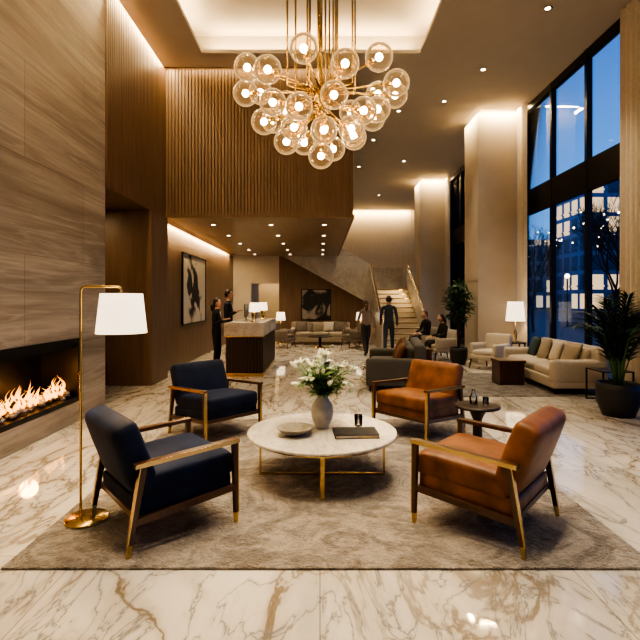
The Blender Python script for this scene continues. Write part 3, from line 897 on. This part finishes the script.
# rear lounge
sofa('beige_sofa', 0.02, 17.6, -90, 2.2, .9, M['beigefab'], [(-.7, M['taupe'], .44), (.7, M['taupe'], .44), (-.3, M['cream'], .4)], 3, .8, z=0)
for xx in (-1.45, 1.5):
    e = empty('end_table', (xx, 17.7, 0))
    lathe('top', disc_prof(.25, .5, .53), M['wooddark'], e, smooth=False)
    lathe('base', [(0, 0), (.16, 0), (.16, .02), (.03, .04), (.03, .5), (0, .5)], M['brass'], e)
    table_lamp('table_lamp', xx, 17.7, .531, .62, .18, 10)
lounge_chair('lounge_chair', -1.25, 16.2, -20, M['taupe'])
lounge_chair('lounge_chair', 1.15, 16.2, 200, M['taupe'])
e = empty('round_lounge_table', (0, 16.2, 0))
lathe('top', disc_prof(.42, .36, .39), M['wooddark'], e, smooth=False)
lathe('base', [(0, 0), (.25, 0), (.25, .02), (.05, .05), (.05, .36), (0, .36)], M['brass'], e)

# ------------------------------------------------------------------ plants
def planter(e, r, h, mat):
    lathe('planter', [(0, 0), (r * .72, 0), (r * .95, h * .4), (r, h * .8), (r * .97, h), (r * .9, h), (r * .9, h * .9), (0, h * .9)], mat, e)
    lathe('soil', [(0, h * .92), (r * .9, h * .92), (r * .9, h * .9), (0, h * .9)], M['soil'], e)
def palm(x, y, r, h, H, n, seed, spread=.75):
    random.seed(seed)
    e = empty('potted_palm', (x, y, 0)); planter(e, r, h, M['pot'])
    stm = []; lv = []
    for i in range(n):
        a = i * 2.4 + random.uniform(-.3, .3); t0 = random.uniform(.15, 1)
        top = Vector((math.cos(a) * spread * t0, math.sin(a) * spread * t0, h + (H - h) * (1.05 - .45 * t0)))
        p0 = Vector((math.cos(a) * .04, math.sin(a) * .04, h * .9)); p1 = Vector((math.cos(a) * spread * t0 * .35, math.sin(a) * spread * t0 * .35, h + (H - h) * (.75 - .1 * t0)))
        pts = [(1 - t) ** 2 * p0 + 2 * t * (1 - t) * p1 + t * t * top for t in [k / 9 for k in range(10)]]
        stm.append(tube_data(pts, [.010 - .0008 * k for k in range(10)], 5))
        for k in range(3, 10):
            d = (pts[k] - pts[k - 1]).normalized(); s = d.cross(Vector((0, 0, 1)))
            if s.length < .05: s = Vector((math.sin(a), -math.cos(a), 0))
            s.normalize()
            for q in (0, .5):
                p = pts[k - 1].lerp(pts[k], q)
                for sg in (-1, 1):
                    lv.append(leaf_data(p, d * .9 + s * sg + Vector((0, 0, .1)), (0, 0, 1), .30 * (1 - abs(k - 6) * .09), .035, .35))
    v, f = merge(stm); mk('stems', v, f, M['stem'], e, True)
    v, f = merge(lv); mk('fronds', v, f, M['leafd'], e)
palm(4.15, 6.68, .28, .45, 1.72, 30, 3, .62)
def ficus(x, y, H, seed, rad=.42):
    random.seed(seed)
    e = empty('potted_ficus', (x, y, 0)); planter(e, .22, .42, M['pot'])
    stm = []; lv = []
    for t in range(5):
        a = t * 1.3; q = Vector((math.cos(a) * .14, math.sin(a) * .14, H * .62))
        stm.append(tube_data([(0, 0, .38), (math.cos(a) * .03, math.sin(a) * .03, H * .4), q, q * 1.0 + Vector((math.cos(a) * .12, math.sin(a) * .12, H * .25))], [.025, .018, .012, .006], 6))
    for i in range(480):
        u = Vector((random.gauss(0, 1), random.gauss(0, 1), random.gauss(0, 1))).normalized() * random.random() ** .4
        p = Vector((u.x * rad * .75, u.y * rad * .75, H * .70 + u.z * H * .25))
        d = Vector((u.x, u.y, random.uniform(-.4, .7)))
        lv.append(leaf_data(p, d, (0, 0, 1), random.uniform(.12, .18), .085, .3))
    v, f = merge(stm); mk('trunks', v, f, M['bark'], e, True)
    v, f = merge(lv); mk('leaves', v, f, M['leaf'], e)
ficus(3.45, 11.95, 2.2, 5)
ficus(-4.35, 8.2, 1.7, 9)

# ------------------------------------------------------------------ people
def human(name, x, y, deg, H, top, bottom, hair, pose='stand', longhair=False, z=0, skirt=False, coat=0):
    s = H / 1.75
    e = empty(name, (x, y, z), math.radians(deg - 90))
    J = {}
    def put(k, p, r, lab): J[k] = (Vector(p) * s, r * s, lab)
    sh = .175 if not longhair else .155
    if pose == 'sit':
        put('pel', (0, -.02, .53), .125, 'b'); put('wai', (0, -.06, .68), .11, 't'); put('che', (0, -.07, .86), .13, 't'); put('uch', (0, -.05, .98), .10, 't')
        put('nek', (0, -.03, 1.07), .05, 's'); put('hb', (0, .0, 1.14), .05, 's')
        base = Vector((0, .015, 1.20))
    else:
        put('pel', (0, 0, .95), .13, 'b' if not coat else 't'); put('wai', (0, 0, 1.08), .115, 't'); put('che', (0, 0, 1.27), .135, 't'); put('uch', (0, 0, 1.40), .095, 't')
        put('nek', (0, .0, 1.49), .05, 's'); put('hb', (0, .01, 1.56), .05, 's')
        base = Vector((0, .02, 1.635))
    for sg, n in ((-1, 'l'), (1, 'r')):
        if pose == 'sit':
            put('sh' + n, (sg * sh, -.05, .98), .056, 't'); put('el' + n, (sg * .235, .0, .74), .043, 't'); put('wr' + n, (sg * .12, .24, .68), .028, 't')
            put('hi' + n, (sg * .09, .03, .51), .09, 'b'); put('kn' + n, (sg * .11, .42, .52), .062, 'b'); put('an' + n, (sg * .10, .44 + .05 * sg, .09), .040, 'b'); put('to' + n, (sg * .11, .60 + .05 * sg, .045), .036, 'f')
        else:
            st = {'stand': 0, 'walk': 1}.get(pose, 0) * sg
            put('sh' + n, (sg * sh, 0, 1.41), .056, 't')
            if pose == 'desk':
                put('el' + n, (sg * .21, .0, 1.14), .043, 't'); put('wr' + n, (sg * .10, .19, 1.22), .028, 't')
            else:
                put('el' + n, (sg * .235, -.03 - .07 * st, 1.13), .043, 't'); put('wr' + n, (sg * .24, .05 - .16 * st, .89), .028, 't')
            put('hi' + n, (sg * .085, 0, .88), .09, 'b'); put('kn' + n, (sg * .095, .03 + .12 * st, .50), .062, 'b')
            if st < 0: put('an' + n, (sg * .10, -.36, .16), .042, 'b'); put('to' + n, (sg * .105, -.25, .05), .036, 'f')
            else: put('an' + n, (sg * .10, -.02 + .30 * st, .085), .042, 'b'); put('to' + n, (sg * .11, .13 + .30 * st, .04), .036, 'f')
    keys = list(J); idx = {k: i for i, k in enumerate(keys)}
    E = [('pel', 'wai'), ('wai', 'che'), ('che', 'uch'), ('uch', 'nek'), ('nek', 'hb')]
    for n in 'lr': E += [('uch', 'sh' + n), ('sh' + n, 'el' + n), ('el' + n, 'wr' + n), ('pel', 'hi' + n), ('hi' + n, 'kn' + n), ('kn' + n, 'an' + n), ('an' + n, 'to' + n)]
    me = D.meshes.new('skel'); me.from_pydata([tuple(J[k][0]) for k in keys], [(idx[a], idx[b]) for a, b in E], [])
    ob = D.objects.new('skel', me); scene.collection.objects.link(ob)
    ob.modifiers.new('skin', 'SKIN'); ob.modifiers['skin'].use_smooth_shade = True
    sv = me.skin_vertices[0].data
    for i, k in enumerate(keys):
        r = J[k][1]
        sv[i].radius = (r * 1.12, r * .88) if k in ('pel', 'wai', 'che', 'uch') else (r, r)
        sv[i].use_root = (k == 'pel')
    sb = ob.modifiers.new('ss', 'SUBSURF'); sb.levels = 2; sb.render_levels = 2
    dg = bpy.context.evaluated_depsgraph_get(); dg.update()
    nm = D.meshes.new_from_object(ob.evaluated_get(dg)); D.objects.remove(ob)
    nm.materials.clear()
    for m in (top, bottom, M['skin'], M['shoe']): nm.materials.append(m)
    mi = {'t': 0, 'b': 1, 's': 2, 'f': 3}
    segs = []
    for a, b in E:
        lab = J[b][2]
        if b.startswith('an'): lab = 'b'
        if b == 'nek': lab = 't'
        segs.append((J[a][0], J[b][0], mi[lab]))
    for p in nm.polygons:
        c = p.center; best = 9; bi = 0
        for a, b, m in segs:
            ab = b - a; t = max(0, min(1, (c - a).dot(ab) / ab.length_squared)); dd = (c - (a + ab * t)).length
            if dd < best: best = dd; bi = m
        if bi == 0 and c.z > J['nek'][0].z: bi = 2
        p.material_index = bi; p.use_smooth = True
    bo = D.objects.new('body', nm); link(bo, e)
    hd = []
    for n, sg in (('l', -1), ('r', 1)):
        w = J['wr' + n][0]; d = (w - J['el' + n][0]).normalized(); side = Vector((0, 1, 0)) if pose in ('stand', 'walk') else Vector((-sg, 0, 0))
        side = (side - d * side.dot(d)).normalized(); nn = d.cross(side)
        c = w + d * .05 * s
        pv, pf = sphere_data((0, 0, 0), 1, 10, 8)
        hd.append(([c + side * v[0] * .04 * s + nn * v[1] * .017 * s + d * v[2] * .058 * s for v in pv], pf))
        inw = nn if nn.dot(Vector((-sg, 0, 0))) > 0 else -nn
        if pose not in ('stand', 'walk'): inw = Vector((0, 0, -1))
        for q, ln in ((-.03, .062), (-.01, .074), (.01, .08), (.03, .072)):
            b = c + side * q * s + d * .045 * s
            hd.append(tube_data([b, b + d * ln * .45 * s + inw * .006 * s, b + d * ln * .8 * s + inw * .02 * s, b + d * ln * .95 * s + inw * .036 * s], [.009 * s, .0085 * s, .0075 * s, .005 * s], 7))
        b = c + side * .032 * s - d * .02 * s
        hd.append(tube_data([b, b + side * .025 * s + d * .022 * s, b + side * .03 * s + d * .055 * s + inw * .01 * s], [.011 * s, .0095 * s, .007 * s], 7))
    v, f = merge(hd); mk('hands', v, f, M['skin'], e, True)
    base = base * s
    hv, hf = sphere_data((0, 0, 0), 1, 20, 16); out = []
    for v in hv:
        v = Vector(v)
        x_ = v.x * .076; y_ = v.y * .095; z_ = v.z * .118
        if v.z < 0: x_ *= 1 - .28 * v.z * v.z; y_ = y_ * (1 - .22 * v.z * v.z) + .016 * (-v.z)
        out.append(base + Vector((x_, y_, z_)) * s)
    mk('head', out, hf, M['skin'], e, True)
    fc = [([base + Vector((a, b, c)) * s for a, b, c in ((-.013, .085, -.03), (.013, .085, -.03), (0, .118, -.028), (0, .09, .018), (0, .085, -.04))], [(0, 2, 3), (1, 3, 2), (0, 4, 2), (1, 2, 4)])]
    for sg in (-1, 1): fc.append(sphere_data(tuple(base + Vector((sg * .077, -.005, -.005)) * s), (.008 * s, .018 * s, .03 * s), 8, 6))
    v, f = merge(fc); mk('nose_and_ears', v, f, M['skin'], e, True)
    v, f = merge([sphere_data(tuple(base + Vector((sg * .03, .083, .005)) * s), .012 * s, 8, 6) for sg in (-1, 1)]); mk('eyes', v, f, M['eyew'], e, True)
    v, f = merge([sphere_data(tuple(base + Vector((sg * .03, .0915, .005)) * s), .006 * s, 6, 5) for sg in (-1, 1)]); mk('irises', v, f, M['eyed'], e, True)
    v, f = sphere_data(tuple(base + Vector((0, .093, -.058)) * s), (.022 * s, .008 * s, .007 * s), 8, 6); mk('mouth', v, f, M['lip'], e, True)
    hv, hf = sphere_data((0, 0, 0), 1, 24, 18); keep = []; out = []
    for v in hv: out.append(base + Vector((v[0] * .086, v[1] * .105 - .006, v[2] * .126 + .005)) * s)
    for fce in hf:
        cx = sum(hv[i][1] for i in fce) / 4; zz = sum(hv[i][2] for i in fce) / 4
        if cx > .12 + (zz > .2) * .35 * 1.0 and zz < .62: continue
        if zz < (-.75 if longhair else -.45) : continue
        if cx > -.15 and zz < -.1: continue
        keep.append(fce)
    ho = mk('hair', out, keep, hair, e, True)
    if longhair:
        b = base + Vector((0, -.085, -.02)) * s
        tube('ponytail', [b, b + Vector((0, -.03, -.06)) * s, b + Vector((0, -.035, -.14)) * s, b + Vector((0, -.02, -.22)) * s], [.05 * s, .055 * s, .045 * s, .01 * s], hair, e)
    if coat:
        nk = J['nek'][0]
        beam('shirt_front', nk + Vector((0, .085, -.06)) * s, nk + Vector((0, .118, -.20)) * s, .05 * s, .01 * s, M['white'], e, w2=.015 * s)
    return e
human('receptionist_woman', -2.36, 10.95, -8, 1.64, M['suitk'], M['suitk'], M['hair'], 'desk', True, coat=1)
human('receptionist_man', -2.36, 12.35, 0, 1.86, M['suitk'], M['suitk'], M['hair'], 'desk', coat=1)
human('walking_woman', 1.30, 13.6, 100, 1.60, M['shirt'], M['trous'], M['hairb'], 'walk', True)
human('walking_man', 1.95, 13.6, 80, 1.72, M['suitn'], M['suitn'], M['hair'], 'walk', coat=1)
human('seated_man', 3.05, 13.95, 200, 1.72, M['suitk'], M['trous'], M['hairb'], 'sit')
human('seated_woman', 3.25, 12.85, 190, 1.62, M['suitk'], M['trous'], M['hair'], 'sit', True)

# ------------------------------------------------------------------ ceiling & soffit downlights
for (x, y, t, p) in ((-1.5, 3.0, (-1.2, 3.4, .4), 1000), (1.2, 3.0, (1.2, 3.4, .4), 850), (-1.5, 6.2, (-1.2, 5.6, .4), 1100), (1.2, 6.2, (1.2, 5.6, .4), 950), (0, 2.2, (0, 2.8, 0), 800), (1.2, 8.2, (0, 4.6, 0), 1100)):
    downlight(x, y, CZ + .478, p, 1.0, target=t)
for (x, y, p) in ((3.75, 7.9, 600), (3.4, 10.0, 500), (3.0, 11.6, 400), (1.6, 14.4, 500), (2.9, 16.6, 500), (2.0, 12.2, 400), (2.7, 5.0, 400), (2.7, 2.2, 250), (-2.75, 5.0, 0), (1.2, 10.9, 400), (1.4, 17.3, 500), (2.7, 22.0, 700)):
    downlight(x, y, CZ - .001, p, 1.3)
for y in (10.8, 12.6, 14.4, 16.2, 17.7):
    for x in (-2.4, -1.1, .1):
        downlight(x, y, MZ - .001, 100, 1.7)

# ------------------------------------------------------------------ world: dusk sky
w = D.worlds.new('dusk'); scene.world = w; w.use_nodes = True; nt = w.node_tree
bg = nt.nodes['Background']
tc = N(nt, 'ShaderNodeTexCoord'); sp = N(nt, 'ShaderNodeSeparateXYZ'); L(nt, tc.outputs['Generated'], sp.inputs[0])
L(nt, ramp(nt, sp.outputs[2], [(0, (.30, .50, .84)), (.15, (.13, .34, .76)), (.5, (.05, .15, .46)), (1, (.02, .07, .24))]), bg.inputs[0])
bg.inputs[1].default_value = 1.1

# ------------------------------------------------------------------ camera
cam = D.cameras.new('camera'); co = D.objects.new('camera', cam); scene.collection.objects.link(co)
co.location = (0, 0, 1.6); co.rotation_euler = (PI / 2, 0, 0)
cam.lens = 27.0; cam.sensor_width = 36; cam.shift_y = -20 / 640; cam.clip_end = 500; cam.clip_start = .05
scene.camera = co
scene.view_settings.view_transform = 'AgX'
scene.view_settings.look = 'AgX - High Contrast'
scene.view_settings.exposure = .3
